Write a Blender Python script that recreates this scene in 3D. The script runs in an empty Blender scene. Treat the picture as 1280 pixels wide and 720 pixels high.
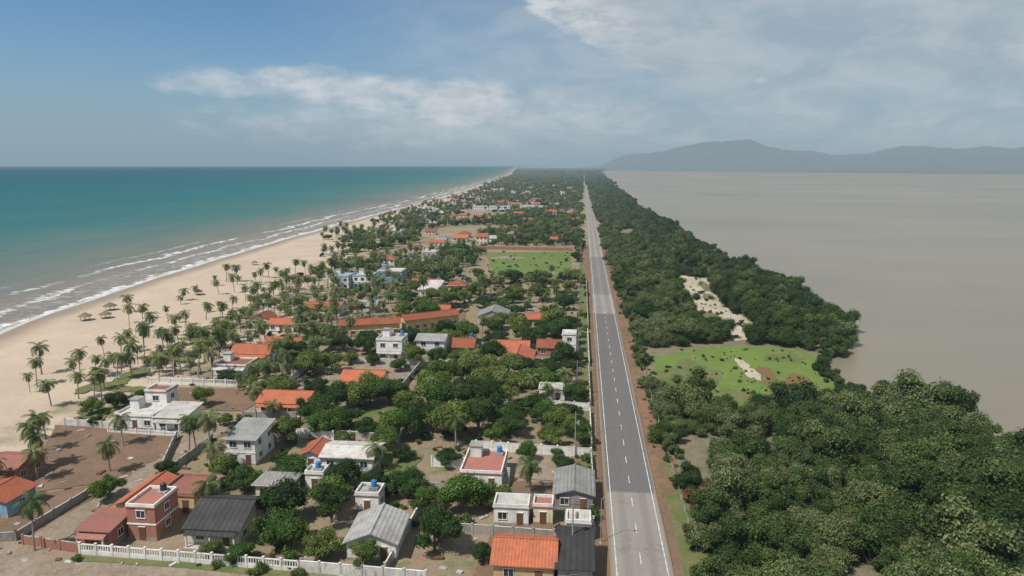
import bpy, math, random
import numpy as np
from mathutils import Vector, Matrix, noise as mnoise
random.seed(7); np.random.seed(7)
sc=bpy.context.scene
sc.view_settings.view_transform='Standard'; sc.view_settings.look='None'; sc.view_settings.exposure=0
C=sc.collection
R=random.uniform
# ------------------------------------------------------------ node helpers
def nd(nt,t,**k):
    n=nt.nodes.new(t)
    for a,b in k.items(): setattr(n,a,b)
    return n
def put(nt,sock,v):
    if isinstance(v,bpy.types.NodeSocket): nt.links.new(v,sock)
    elif isinstance(v,(tuple,list)):
        v=tuple(v)
        if len(v)==3 and len(sock.default_value)==4: v=v+(1,)
        sock.default_value=v
    else: sock.default_value=v
def M(nt,op,a,b=None,c=None,clamp=False):
    n=nd(nt,'ShaderNodeMath',operation=op,use_clamp=clamp)
    put(nt,n.inputs[0],a)
    if b is not None: put(nt,n.inputs[1],b)
    if c is not None: put(nt,n.inputs[2],c)
    return n.outputs[0]
def SS(nt,x,lo,hi):
    n=nd(nt,'ShaderNodeMapRange',interpolation_type='SMOOTHSTEP')
    put(nt,n.inputs['Value'],x); put(nt,n.inputs['From Min'],lo); put(nt,n.inputs['From Max'],hi)
    return n.outputs[0]
def MIX(nt,f,a,b,mode='MIX'):
    n=nd(nt,'ShaderNodeMix',data_type='RGBA',blend_type=mode)
    put(nt,n.inputs[0],f); put(nt,n.inputs[6],a); put(nt,n.inputs[7],b)
    return n.outputs[2]
def NO(nt,vec,scale,detail=3,rough=.55,dist=0):
    n=nd(nt,'ShaderNodeTexNoise'); put(nt,n.inputs['Vector'],vec)
    n.inputs['Scale'].default_value=scale; n.inputs['Detail'].default_value=detail
    n.inputs['Roughness'].default_value=rough; n.inputs['Distortion'].default_value=dist
    return n.outputs[0]
def VS(nt,vec,s):
    n=nd(nt,'ShaderNodeVectorMath',operation='MULTIPLY'); put(nt,n.inputs[0],vec); n.inputs[1].default_value=s
    return n.outputs[0]
def SCL(nt,vec,f):
    n=nd(nt,'ShaderNodeVectorMath',operation='SCALE'); put(nt,n.inputs[0],vec); put(nt,n.inputs[3],f); return n.outputs[0]
def RAMP(nt,f,els):
    n=nd(nt,'ShaderNodeValToRGB'); cr=n.color_ramp
    while len(cr.elements)<len(els): cr.elements.new(.5)
    for e,(p,c) in zip(cr.elements,els):
        e.position=p; e.color=tuple(c)+(1,)
    put(nt,n.inputs[0],f); return n.outputs[0]
# painted aerial haze: pale blue emission mixed into each material by distance from origin
HG=bpy.data.node_groups.new('painted_haze','ShaderNodeTree')
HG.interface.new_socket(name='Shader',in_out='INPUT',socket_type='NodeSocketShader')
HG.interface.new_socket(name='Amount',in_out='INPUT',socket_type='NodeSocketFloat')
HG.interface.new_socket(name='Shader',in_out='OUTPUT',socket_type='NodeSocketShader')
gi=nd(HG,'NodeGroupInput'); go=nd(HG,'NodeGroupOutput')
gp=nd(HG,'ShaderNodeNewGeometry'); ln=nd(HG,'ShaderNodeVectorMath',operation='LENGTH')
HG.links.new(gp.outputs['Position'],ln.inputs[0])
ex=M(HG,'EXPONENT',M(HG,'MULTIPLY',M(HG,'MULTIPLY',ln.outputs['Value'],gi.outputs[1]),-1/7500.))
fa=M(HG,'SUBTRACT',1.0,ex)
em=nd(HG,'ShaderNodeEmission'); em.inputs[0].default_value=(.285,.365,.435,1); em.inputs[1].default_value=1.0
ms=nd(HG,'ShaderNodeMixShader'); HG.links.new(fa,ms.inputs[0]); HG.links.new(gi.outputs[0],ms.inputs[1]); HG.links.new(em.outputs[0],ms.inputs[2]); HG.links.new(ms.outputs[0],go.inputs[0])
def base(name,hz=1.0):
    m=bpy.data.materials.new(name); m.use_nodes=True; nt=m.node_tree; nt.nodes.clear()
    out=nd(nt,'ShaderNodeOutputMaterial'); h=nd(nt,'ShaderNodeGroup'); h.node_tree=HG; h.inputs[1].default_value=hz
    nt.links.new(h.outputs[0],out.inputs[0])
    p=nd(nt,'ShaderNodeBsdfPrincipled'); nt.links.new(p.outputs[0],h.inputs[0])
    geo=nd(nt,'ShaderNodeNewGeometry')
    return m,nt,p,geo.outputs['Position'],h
def bump(nt,p,hgt,st,dist):
    b=nd(nt,'ShaderNodeBump'); b.inputs['Strength'].default_value=st; b.inputs['Distance'].default_value=dist
    put(nt,b.inputs['Height'],hgt); nt.links.new(b.outputs[0],p.inputs['Normal'])
def simple(name,c1,c2,scale=.5,rough=.85,stain=.35,spec=.3,ridge=None,rs=3.0,fine=6.,rnd=.25,dirt=None):
    m,nt,p,P,h=base(name)
    f=SS(nt,NO(nt,P,scale,4,.65),.35,.68)
    col=MIX(nt,f,c1,c2)
    f2=NO(nt,P,fine,2)
    col=MIX(nt,stain,col,MIX(nt,f2,(0,0,0),tuple(min(1,1.9*c) for c in c1)))
    if dirt:
        col=MIX(nt,M(nt,'MULTIPLY',SS(nt,NO(nt,VS(nt,P,(1,1,.25)),1.3,4,.7),.52,.72),dirt),col,(.10,.085,.07))
    if ridge is not None:
        tc=nd(nt,'ShaderNodeTexCoord'); sp=nd(nt,'ShaderNodeSeparateXYZ'); nt.links.new(tc.outputs['Object'],sp.inputs[0])
        w=M(nt,'MULTIPLY',sp.outputs[ridge],rs*math.pi*2)
        s=M(nt,'MULTIPLY_ADD',M(nt,'SINE',w),.5,.5)
        col=MIX(nt,M(nt,'MULTIPLY',s,.35),col,tuple(c*.45 for c in c1))
        bump(nt,p,s,.6,.06)
    if rnd:
        oi=nd(nt,'ShaderNodeObjectInfo'); col=SCL(nt,col,M(nt,'MULTIPLY_ADD',oi.outputs['Random'],rnd*1.6,1-rnd))
    put(nt,p.inputs['Base Color'],col); p.inputs['Roughness'].default_value=rough; p.inputs['Specular IOR Level'].default_value=spec
    return m
def plain(name,c,rough=.9,spec=.15):
    m,nt,p,P,h=base(name); oi=nd(nt,'ShaderNodeObjectInfo')
    rgb=nd(nt,'ShaderNodeRGB'); rgb.outputs[0].default_value=tuple(c)+(1,)
    put(nt,p.inputs['Base Color'],SCL(nt,rgb.outputs[0],M(nt,'MULTIPLY_ADD',oi.outputs['Random'],.5,.75)))
    p.inputs['Roughness'].default_value=rough; p.inputs['Specular IOR Level'].default_value=spec; return m
MT={}
MT['white']=simple('white_paint',(.74,.73,.70),(.56,.54,.49),.5,stain=.12,rnd=.1,dirt=.4)
MT['cream']=simple('cream_paint',(.62,.54,.40),(.50,.42,.29),.5,stain=.12,dirt=.4)
MT['ochre']=simple('ochre_paint',(.56,.41,.21),(.46,.31,.15),.5,stain=.15,dirt=.35)
MT['pink']=simple('pink_paint',(.46,.20,.16),(.36,.15,.12),.5,stain=.15,dirt=.4)
MT['brick']=simple('red_brick',(.31,.14,.095),(.23,.11,.08),.6,stain=.3,dirt=.4)
MT['blue']=simple('blue_paint',(.22,.36,.46),(.16,.28,.38),.5,stain=.12,dirt=.3)
MT['conc']=simple('concrete',(.33,.31,.28),(.20,.19,.17),.4,stain=.25,dirt=.5)
MT['concw']=simple('pale_concrete',(.50,.48,.44),(.33,.31,.28),.35,stain=.2,dirt=.6)
MT['tilex']=simple('clay_tile',(.42,.125,.06),(.26,.09,.055),.4,stain=.35,ridge=0,rs=2.2,rnd=.34,dirt=.65)
MT['tiley']=simple('clay_tile_side',(.40,.115,.055),(.25,.085,.05),.4,stain=.35,ridge=1,rs=2.2,rnd=.34,dirt=.65)
MT['redroof']=simple('red_painted_slab',(.34,.13,.10),(.24,.12,.095),.3,stain=.3,rnd=.3,dirt=.5)
MT['asb']=simple('asbestos_sheet',(.27,.265,.25),(.16,.155,.145),.3,stain=.3,ridge=0,rs=1.6,rnd=.35,dirt=.5)
MT['zinc']=simple('zinc_sheet',(.42,.42,.41),(.27,.235,.20),.35,rough=.6,stain=.2,ridge=0,rs=1.6,rnd=.3,dirt=.5)
MT['black']=simple('bitumen_sheet',(.035,.035,.037),(.065,.06,.055),.4,stain=.3,ridge=0,rs=1.2)
MT['wood']=simple('brown_wood',(.16,.08,.04),(.11,.06,.03),1,stain=.3)
MT['dark']=plain('dark_cable',(.02,.02,.02))
m,nt,p,P,h=base('window_glass'); p.inputs['Base Color'].default_value=(.025,.035,.045,1); p.inputs['Roughness'].default_value=.12; MT['glass']=m
MT['steel']=plain('galvanised_steel',(.33,.34,.35),.5,.4)
MT['tankb']=plain('blue_plastic',(.03,.15,.38),.45,.4)
MT['tankk']=plain('black_plastic',(.03,.03,.03),.45,.4)
MT['thatch']=simple('palm_thatch',(.22,.17,.11),(.13,.10,.07),1.5,stain=.4)
MT['bark']=plain('bark',(.16,.13,.10))
MT['pbark']=plain('palm_bark',(.27,.235,.19))
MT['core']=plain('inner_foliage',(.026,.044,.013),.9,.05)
MT['asphline']=simple('road_paint',(.66,.65,.61),(.34,.33,.31),.8,stain=.3,fine=3,dirt=.6)
def soilmat(name,a,b,c,s=.12,t=(.42,.62)):
    m,nt,p,P,h=base(name)
    n1=NO(nt,P,s,4,.65); n2=NO(nt,P,s*5,4,.65); n3=NO(nt,P,3.0,2,.6)
    col=MIX(nt,SS(nt,n1,.35,.65),a,b); col=MIX(nt,SS(nt,M(nt,'ADD',M(nt,'MULTIPLY',n1,.4),M(nt,'MULTIPLY',n2,.6)),t[0]+.04,t[1]),col,c)
    col=MIX(nt,.35,col,MIX(nt,n3,(0,0,0),tuple(2*x for x in a)))
    put(nt,p.inputs['Base Color'],col); p.inputs['Roughness'].default_value=.95; p.inputs['Specular IOR Level'].default_value=.12
    bump(nt,p,n2,.5,.3); return m
MT['dirt']=soilmat('brown_dirt',(.195,.125,.085),(.14,.093,.068),(.10,.10,.05),t=(.47,.62))
MT['dirtg']=soilmat('grey_dirt',(.27,.215,.165),(.20,.155,.115),(.16,.13,.09))
MT['sandp']=soilmat('pale_sand',(.43,.37,.29),(.32,.27,.205),(.20,.18,.11),.08,(.48,.64))
MT['reddirt']=soilmat('red_dirt',(.225,.125,.085),(.175,.11,.075),(.10,.10,.045),.1,(.40,.56))
MT['lawn']=soilmat('marsh_grass',(.125,.19,.042),(.085,.14,.033),(.16,.175,.065),.07)
MT['lawn2']=soilmat('dull_grass',(.095,.13,.04),(.15,.14,.06),(.20,.16,.10),.12)
MT['field']=soilmat('crop_field',(.095,.155,.035),(.12,.16,.05),(.17,.16,.07),.04)
MT['flower']=soilmat('red_marsh_plants',(.19,.09,.055),(.14,.12,.05),(.10,.13,.04),.3,(.42,.58))
def foliage(name,cols,zone=.012,xgrad=False,rr=.62):
    m,nt,p,P,h=base(name)
    oi=nd(nt,'ShaderNodeObjectInfo'); at=nd(nt,'ShaderNodeAttribute',attribute_name='tone')
    z=NO(nt,P,zone,1,.6)
    f=M(nt,'ADD',z,M(nt,'MULTIPLY',M(nt,'SUBTRACT',oi.outputs['Random'],.5),rr))
    if xgrad:
        sp=nd(nt,'ShaderNodeSeparateXYZ'); nt.links.new(P,sp.inputs[0])
        f=M(nt,'ADD',f,M(nt,'SUBTRACT',.16,M(nt,'MULTIPLY',SS(nt,sp.outputs[0],25,65),.36)))
    n=len(cols); c=RAMP(nt,f,[(.18+.64*i/(n-1),cc) for i,cc in enumerate(cols)])
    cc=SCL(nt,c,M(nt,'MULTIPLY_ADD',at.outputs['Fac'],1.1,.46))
    put(nt,p.inputs['Base Color'],cc); p.inputs['Roughness'].default_value=.6; p.inputs['Specular IOR Level'].default_value=.15
    tr=nd(nt,'ShaderNodeBsdfTranslucent'); put(nt,tr.inputs[0],cc)
    mx=nd(nt,'ShaderNodeMixShader'); mx.inputs[0].default_value=.2
    nt.links.new(p.outputs[0],mx.inputs[1]); nt.links.new(tr.outputs[0],mx.inputs[2]); nt.links.new(mx.outputs[0],h.inputs[0])
    return m
MT['leaf']=foliage('broadleaf_foliage',[(.028,.060,.014),(.048,.098,.018),(.082,.145,.024),(.13,.165,.04)],.04,rr=.95)
MT['mang']=foliage('mangrove_foliage',[(.028,.058,.016),(.050,.088,.022),(.085,.125,.036),(.135,.155,.065)],.035,True,rr=.8)
MT['dry']=foliage('dry_brown_foliage',[(.20,.08,.04),(.15,.07,.04)],.1)
MT['palm']=foliage('palm_fronds',[(.055,.085,.024),(.085,.118,.033),(.14,.15,.052)],.03)
# ------------------------------------------------------------ mesh helpers
def mkmesh(name,V,Fc,mats,mi=None,tone=None,smooth=False):
    me=bpy.data.meshes.new(name); me.from_pydata(V,[],Fc)
    for mm in mats: me.materials.append(mm)
    if mi is not None: me.polygons.foreach_set('material_index',mi)
    if tone is not None:
        a=me.attributes.new('tone','FLOAT','FACE'); a.data.foreach_set('value',tone)
    if smooth: me.polygons.foreach_set('use_smooth',[True]*len(me.polygons))
    me.update(); return me
def add(name,me,loc=(0,0,0),rz=0,s=1,parent=None,coll=None):
    o=bpy.data.objects.new(name,me); o.location=loc; o.rotation_euler=(0,0,rz)
    o.scale=(s,s,s) if not isinstance(s,tuple) else s
    (coll or C).objects.link(o)
    if parent: o.parent=parent
    return o
def tube(V,Fc,pts,rads,n=6):
    b0=len(V)
    for i,(p,r) in enumerate(zip(pts,rads)):
        p=Vector(p); d=(Vector(pts[min(i+1,len(pts)-1)])-Vector(pts[max(i-1,0)])).normalized()
        a=d.cross(Vector((0.3,1,0.1))).normalized(); b=d.cross(a)
        for k in range(n):
            t=2*math.pi*k/n; V.append(tuple(p+a*math.cos(t)*r+b*math.sin(t)*r))
    for i in range(len(pts)-1):
        for k in range(n):
            q=b0+i*n; Fc.append((q+k,q+(k+1)%n,q+n+(k+1)%n,q+n+k))
import bmesh
bm=bmesh.new(); bmesh.ops.create_icosphere(bm,subdivisions=2,radius=1); bm.verts.ensure_lookup_table()
ICO_V=[tuple(v.co) for v in bm.verts]; ICO_F=[tuple(v.index for v in f.verts) for f in bm.faces]; bm.free()
def tree_mesh(name,Rc,Hc,Hb,nl,nleaf,ls,leafmat,flat=.8,seed=0,trunk=True,core=.80,sp=.72):
    """Rc crown radius, Hc total height, Hb crown base height"""
    rng=np.random.RandomState(seed); V=[];Fc=[];mi=[];tone=[]
    lobes=[]
    zc=(Hc+Hb)/2; zr=(Hc-Hb)/2
    for i in range(nl):
        a=rng.rand()*6.28; rr=Rc*sp*math.sqrt(rng.rand()); z=zc+zr*.78*(rng.rand()*2-1)*(1-.55*rr/Rc)-zr*.15*(rr/Rc)
        lr=Rc*(.20+.24*rng.rand()); lobes.append((rr*math.cos(a),rr*math.sin(a),max(z,lr*flat*.6),lr))
    lobes.append((0,0,zc,min(Rc*.5,zr)))
    L=np.array(lobes)
    if trunk:
        tube(V,Fc,[(0,0,-.3),(rng.uniform(-.2,.2),rng.uniform(-.2,.2),Hb*.7),(rng.uniform(-.4,.4),rng.uniform(-.4,.4),zc)],[.06*Rc+.06,.045*Rc+.05,.03*Rc])
        for l in lobes[:6]:
            tube(V,Fc,[(0,0,Hb*.55),(l[0]*.5,l[1]*.5,(Hb*.6+l[2])/2),(l[0],l[1],l[2])],[.03*Rc+.03,.02*Rc+.02,.02],5)
    nb=len(Fc); mi+= [1]*nb; tone+=[.5]*nb
    lt=rng.normal(0,.18,len(L))
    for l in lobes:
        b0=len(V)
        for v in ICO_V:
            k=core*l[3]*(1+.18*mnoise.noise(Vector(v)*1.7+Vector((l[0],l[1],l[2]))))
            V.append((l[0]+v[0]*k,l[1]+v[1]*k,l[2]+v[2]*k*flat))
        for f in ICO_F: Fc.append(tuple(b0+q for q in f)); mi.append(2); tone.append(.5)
    w=L[:,3]**2; w/=w.sum(); cnt=0
    while cnt<nleaf:
        li=rng.choice(len(L),p=w); l=L[li]
        d=rng.normal(size=3); d/=np.linalg.norm(d)
        if d[2]<-.55: continue
        k=l[3]*(rng.uniform(.80,1.12) if rng.rand()<.82 else rng.uniform(1.05,1.35)); p=l[:3]+d*k*np.array([1,1,flat])
        q=(p-L[:,:3])/np.array([1,1,flat]); dd=np.sqrt((q**2).sum(1))/L[:,3]; dd[li]=9
        if dd.min()<.78: continue
        n=d*.9+rng.normal(size=3)*.5; n/=np.linalg.norm(n)
        a=np.cross(n,rng.normal(size=3)); a/=np.linalg.norm(a); b=np.cross(n,a)
        s=ls*rng.uniform(.6,1.3); s2=s*rng.uniform(.35,.7)
        b0=len(V)
        for u,v in ((-1,-.25),(-.1,-1),(1,.15),(.1,1)): V.append(tuple(p+a*u*s*.5+b*v*s2*.5))
        Fc.append((b0,b0+1,b0+2,b0+3)); mi.append(0); tone.append(float(np.clip(rng.normal(.5,.17)+lt[li],0,1))); cnt+=1
    return mkmesh(name,V,Fc,[leafmat,MT['bark'],MT['core']],mi,tone)
def palm_mesh(name,H,seed,nf=20):
    rng=np.random.RandomState(seed); V=[];Fc=[];mi=[];tone=[]
    lx,ly=rng.uniform(-1.4,1.4),rng.uniform(-1.4,1.4)
    pts=[(lx*(t**1.6),ly*(t**1.6),-.3+(H+.3)*t) for t in np.linspace(0,1,7)]
    tube(V,Fc,pts,[.26,.19,.17,.16,.15,.14,.15]); mi+=[1]*len(Fc); tone+=[.5]*len(Fc)
    top=Vector(pts[-1]); b0=len(V)
    for v in ICO_V: V.append((top.x+v[0]*.32,top.y+v[1]*.32,top.z+v[2]*.35))
    for f in ICO_F: Fc.append(tuple(b0+q for q in f)); mi.append(1); tone.append(.5)
    for i in range(nf):
        az=i*2.4+rng.uniform(-.3,.3); el=math.radians(72-118*(i/nf)+rng.uniform(-10,10)); Lf=rng.uniform(2.7,3.7)
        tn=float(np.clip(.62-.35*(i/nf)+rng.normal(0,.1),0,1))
        p=top.copy(); seg=9; sp=[p.copy()]; e=el
        for s in range(seg):
            p=p+Vector((math.cos(az)*math.cos(e),math.sin(az)*math.cos(e),math.sin(e)))*(Lf/seg); sp.append(p.copy()); e-=math.radians(10.5+rng.uniform(0,3))
        side=Vector((-math.sin(az),math.cos(az),0))
        for s in range(seg):
            a,b=sp[s],sp[s+1]; b0=len(V); w=.035
            V+= [tuple(a-side*w),tuple(a+side*w),tuple(b+side*w),tuple(b-side*w)]; Fc.append((b0,b0+1,b0+2,b0+3)); mi.append(0); tone.append(tn)
            if s<1: continue
            u=s/seg; ll=(.95*math.sin(math.pi*(.18+.78*u))+.12)
            for h in (0,.5):
                q=a.lerp(b,h); dr=(b-a).normalized()
                for sg in (-1,1):
                    tip=q+side*sg*ll*.86+dr*ll*.45-Vector((0,0,ll*rng.uniform(.3,.6)))
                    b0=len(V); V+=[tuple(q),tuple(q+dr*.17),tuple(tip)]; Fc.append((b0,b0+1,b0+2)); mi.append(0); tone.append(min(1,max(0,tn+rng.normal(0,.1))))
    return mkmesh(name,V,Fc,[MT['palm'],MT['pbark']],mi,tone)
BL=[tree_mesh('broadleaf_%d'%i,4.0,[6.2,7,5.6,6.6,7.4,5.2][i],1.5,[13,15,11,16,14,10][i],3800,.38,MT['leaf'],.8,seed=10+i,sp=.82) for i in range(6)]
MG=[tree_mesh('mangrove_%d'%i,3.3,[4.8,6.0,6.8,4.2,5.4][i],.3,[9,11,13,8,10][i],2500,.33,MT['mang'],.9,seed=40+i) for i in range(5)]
FB=[tree_mesh('far_broadleaf_%d'%i,4.6,[6.5,7.5,5.5][i],.6,9,700,.95,MT['leaf'],.75,seed=70+i,trunk=False,core=.9) for i in range(3)]
FM=[tree_mesh('far_mangrove_%d'%i,4.4,[5.5,6.6,5][i],.3,9,650,.9,MT['mang'],.8,seed=80+i,trunk=False,core=.9) for i in range(3)]
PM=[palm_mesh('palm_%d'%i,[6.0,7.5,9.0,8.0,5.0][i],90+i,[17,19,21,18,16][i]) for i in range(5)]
BS=[tree_mesh('bush_%d'%i,1.5,[1.6,1.9,1.3][i],.05,6,380,.26,MT['leaf'],.8,seed=120+i,trunk=False,core=.75) for i in range(3)]
DRY=tree_mesh('dry_tree_mesh',2.2,4.4,.5,8,1100,.34,MT['dry'],.85,seed=150,core=.5)
def mkcoll(name,meshes):
    c=bpy.data.collections.new(name)
    for i,me in enumerate(meshes): c.objects.link(bpy.data.objects.new('%s_part_%02d'%(name,i),me))
    return c
def instancer(name,coll,pts,n,smin,smax,zs=(.85,1.15)):
    me=bpy.data.meshes.new(name); me.from_pydata([tuple(p[:3]) for p in pts],[],[])
    N=len(pts)
    a=me.attributes.new('rot','FLOAT_VECTOR','POINT'); a.data.foreach_set('vector',np.array([[R(-.06,.06),R(-.06,.06),R(0,6.28)] for _ in range(N)],dtype=np.float32).ravel())
    s=[]
    for p in pts:
        k=R(smin,smax)*(p[3] if len(p)>3 else 1); s.append([k,k,k*R(*zs)])
    a=me.attributes.new('scl','FLOAT_VECTOR','POINT'); a.data.foreach_set('vector',np.array(s,dtype=np.float32).ravel())
    a=me.attributes.new('idx','INT','POINT'); a.data.foreach_set('value',np.random.randint(0,n,N).astype(np.int32))
    o=add(name,me)
    g=bpy.data.node_groups.new(name+'_scatter','GeometryNodeTree')
    g.interface.new_socket(name='Geometry',in_out='INPUT',socket_type='NodeSocketGeometry'); g.interface.new_socket(name='Geometry',in_out='OUTPUT',socket_type='NodeSocketGeometry')
    i=nd(g,'NodeGroupInput'); ou=nd(g,'NodeGroupOutput'); ci=nd(g,'GeometryNodeCollectionInfo'); ip=nd(g,'GeometryNodeInstanceOnPoints')
    ci.inputs['Collection'].default_value=coll; ci.inputs['Separate Children'].default_value=True; ci.inputs['Reset Children'].default_value=True
    g.links.new(i.outputs[0],ip.inputs['Points']); g.links.new(ci.outputs[0],ip.inputs['Instance']); ip.inputs['Pick Instance'].default_value=True
    for nm,dt,so in (('rot','FLOAT_VECTOR','Rotation'),('scl','FLOAT_VECTOR','Scale'),('idx','INT','Instance Index')):
        q=nd(g,'GeometryNodeInputNamedAttribute',data_type=dt); q.inputs[0].default_value=nm
        g.links.new(q.outputs[0],ip.inputs[so])
    g.links.new(ip.outputs[0],ou.inputs[0])
    md=o.modifiers.new('scatter','NODES'); md.node_group=g
    return o
# ------------------------------------------------------------ land and water
def interp(t,y):
    if y<=t[0][0]: return t[0][1]
    for (a,b),(c,d) in zip(t,t[1:]):
        if y<=c: return b+(d-b)*(y-a)/(c-a)
    return t[-1][1]
CO=[(-3000,-120),(0,-140),(80,-160),(140,-178),(212,-193),(244,-201),(281,-206),(332,-212),(412,-219),(507,-225),(726,-234),(1188,-243),(1966,-286),(3400,-375),(4952,-493),(9000,-860),(30000,-2800)]
LA=[(-3000,200),(0,150),(60,120),(100,102),(128,87),(150,77),(160,70),(168,66),(180,66),(192,67),(203,70),(213,76),(224,85),(246,87),(289,87),(350,86),(442,84),(602,81),(943,76),(1788,81),(4000,110),(7000,190),(9000,330),(30000,3500)]
def coast(y): return interp(CO,y)+ (2.5*mnoise.noise(Vector((y*.02,0,0))) if y<3000 else 0)
def lag(y):
    if y>3000: return interp(LA,y)
    k=.35 if 160<y<222 else 1
    return interp(LA,y)+k*(8*mnoise.noise(Vector((y*.028,5,0)))+4*mnoise.noise(Vector((y*.09,8,0))))
WZ=-.7
ys=list(np.arange(-100,1000,6.))+list(np.arange(1000,3000,50.))+list(np.arange(3000,9000,300.))+[9000,12000,18000,30000]
ys=[-3000,-1000]+ys
V=[];Fc=[];cd=[]
for y in ys:
    a,b=coast(y),lag(y)
    prof=[(a-60,-4),(a-14,-1.6),(a,WZ),(a+5,-.5),(a+12,-.25),(a+25,0),(a+60,0),((a+b)/2,0),(b-30,0),(b-7,-.0),(b-2,-.4),(b,WZ),(b+6,-1.3),(b+40,-4)]
    for x,z in prof: V.append((x,y,z)); cd.append(x-a)
n=14
for i in range(len(ys)-1):
    for k in range(n-1):
        q=i*n+k; Fc.append((q,q+1,q+1+n,q+n))
m,nt,p,P,h=base('ground_soil')
sp=nd(nt,'ShaderNodeSeparateXYZ'); nt.links.new(P,sp.inputs[0]); X,Y=sp.outputs[0],sp.outputs[1]
at=nd(nt,'ShaderNodeAttribute',attribute_name='cd'); CDs=at.outputs['Fac']
bnd=nd(nt,'ShaderNodeMapRange'); put(nt,bnd.inputs[0],Y)
for k,v in (('From Min',230),('From Max',760),('To Min',-106),('To Max',-190)): bnd.inputs[k].default_value=v
n1=NO(nt,P,.045,4,.6); n2=NO(nt,P,.02,3,.6); n3=NO(nt,P,.3,4,.6); n4=NO(nt,P,2.0,3,.6)
sd=M(nt,'ADD',M(nt,'SUBTRACT',X,bnd.outputs[0]),M(nt,'MULTIPLY',M(nt,'SUBTRACT',n1,.5),90))
inland=SS(nt,sd,-10,12)
soil=MIX(nt,SS(nt,n3,.35,.65),(.185,.125,.08),(.25,.18,.12))
soil=MIX(nt,SS(nt,M(nt,'ADD',M(nt,'MULTIPLY',n1,.5),M(nt,'MULTIPLY',n3,.5)),.48,.60),soil,(.085,.11,.038))
soil=MIX(nt,M(nt,'MULTIPLY',SS(nt,n2,.5,.7),.6),soil,(.13,.13,.055))
far=SS(nt,Y,300,700); soil=MIX(nt,M(nt,'MULTIPLY',far,M(nt,'MULTIPLY',SS(nt,n2,.42,.62),.6)),soil,(.30,.245,.175))
fr2=SS(nt,Y,1300,3000); soil=MIX(nt,M(nt,'MULTIPLY',fr2,.6),soil,(.08,.10,.05))
rt=SS(nt,X,17,22); soil=MIX(nt,M(nt,'MULTIPLY',rt,.8),soil,MIX(nt,SS(nt,n3,.4,.6),(.055,.075,.03),(.13,.11,.07)))
sand=MIX(nt,SS(nt,n1,.3,.7),(.50,.40,.30),(.43,.34,.255)); sand=MIX(nt,M(nt,'MULTIPLY',SS(nt,n3,.5,.75),.3),sand,(.33,.265,.19))
trk=SS(nt,NO(nt,VS(nt,P,(1,.12,1)),.35,4,.6),.5,.65); sand=MIX(nt,M(nt,'MULTIPLY',trk,.18),sand,(.33,.27,.2))
wet=SS(nt,M(nt,'ADD',CDs,M(nt,'MULTIPLY',n1,14)),9,22); sand=MIX(nt,wet,(.215,.165,.125),sand)
col=MIX(nt,inland,sand,soil); col=MIX(nt,.22,col,MIX(nt,n4,(0,0,0),(.7,.6,.45)))
put(nt,p.inputs['Base Color'],col); p.inputs['Roughness'].default_value=.95; p.inputs['Specular IOR Level'].default_value=.15
bump(nt,p,n3,.5,.5)
me=mkmesh('ground',V,Fc,[m],smooth=True)
a=me.attributes.new('cd','FLOAT','POINT'); a.data.foreach_set('value',cd)
add('ground',me)
# sea
ds=[-8,0,10,20,30,40,50,65,80,110,160,250,400,700,1200,2000,4000,8000,20000,70000]
ys2=ys+[50000,90000]; V=[];Fc=[];sdv=[]
for y in ys2:
    a=coast(min(y,30000)) if y<=30000 else -2800
    for d in ds: V.append((a-d,y,WZ)); sdv.append(d)
n=len(ds)
for i in range(len(ys2)-1):
    for k in range(n-1):
        q=i*n+k; Fc.append((q+1,q,q+n,q+n+1))
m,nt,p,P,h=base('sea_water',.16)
at=nd(nt,'ShaderNodeAttribute',attribute_name='sd'); D=at.outputs['Fac']
nb=NO(nt,VS(nt,P,(1,.35,1)),.006,4,.6); nm=NO(nt,VS(nt,P,(1,.45,1)),.04,4,.6); nf=NO(nt,P,.25,4,.65); nl=NO(nt,P,.012,3,.6)
Dn=M(nt,'MAXIMUM',M(nt,'MULTIPLY',D,M(nt,'MULTIPLY_ADD',nb,1.5,.25)),0)
lg=M(nt,'DIVIDE',M(nt,'LOGARITHM',M(nt,'ADD',Dn,1),10.),4.5)
col=RAMP(nt,lg,[(.0,(.25,.21,.165)),(.36,(.185,.165,.13)),(.43,(.13,.15,.12)),(.50,(.060,.135,.115)),(.58,(.022,.118,.112)),(.72,(.010,.084,.096)),(.86,(.007,.056,.08)),(1,(.007,.045,.073))])
col=MIX(nt,M(nt,'MULTIPLY',SS(nt,nm,.5,.7),.15),col,(.02,.06,.06))
col=MIX(nt,M(nt,'MULTIPLY',SS(nt,NO(nt,VS(nt,P,(.25,1,1)),.0016,3),.45,.7),.25),col,(.006,.04,.06))
w=M(nt,'ADD',D,M(nt,'ADD',M(nt,'MULTIPLY',M(nt,'SUBTRACT',nm,.5),22),M(nt,'MULTIPLY',M(nt,'SUBTRACT',nl,.5),30)))
ph=M(nt,'SINE',M(nt,'MULTIPLY',w,2*math.pi/18.))
foam=SS(nt,M(nt,'ADD',ph,M(nt,'MULTIPLY',M(nt,'SUBTRACT',nf,.5),2.8)),.62,1.15)
brk=SS(nt,NO(nt,VS(nt,P,(1,.45,1)),.022,3),.38,.52)
env=M(nt,'MULTIPLY',SS(nt,D,66,40),M(nt,'MAXIMUM',brk,SS(nt,D,30,10)))
foam=M(nt,'MULTIPLY',foam,env)
wash=M(nt,'MULTIPLY',M(nt,'MULTIPLY',SS(nt,nf,.46,.72),SS(nt,D,44,14)),.32)
foam=M(nt,'MAXIMUM',foam,wash)
edge=SS(nt,M(nt,'ADD',D,M(nt,'MULTIPLY',M(nt,'SUBTRACT',nf,.5),8)),3.6,1.4)
foam=M(nt,'MAXIMUM',foam,M(nt,'MULTIPLY',edge,.6))
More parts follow.
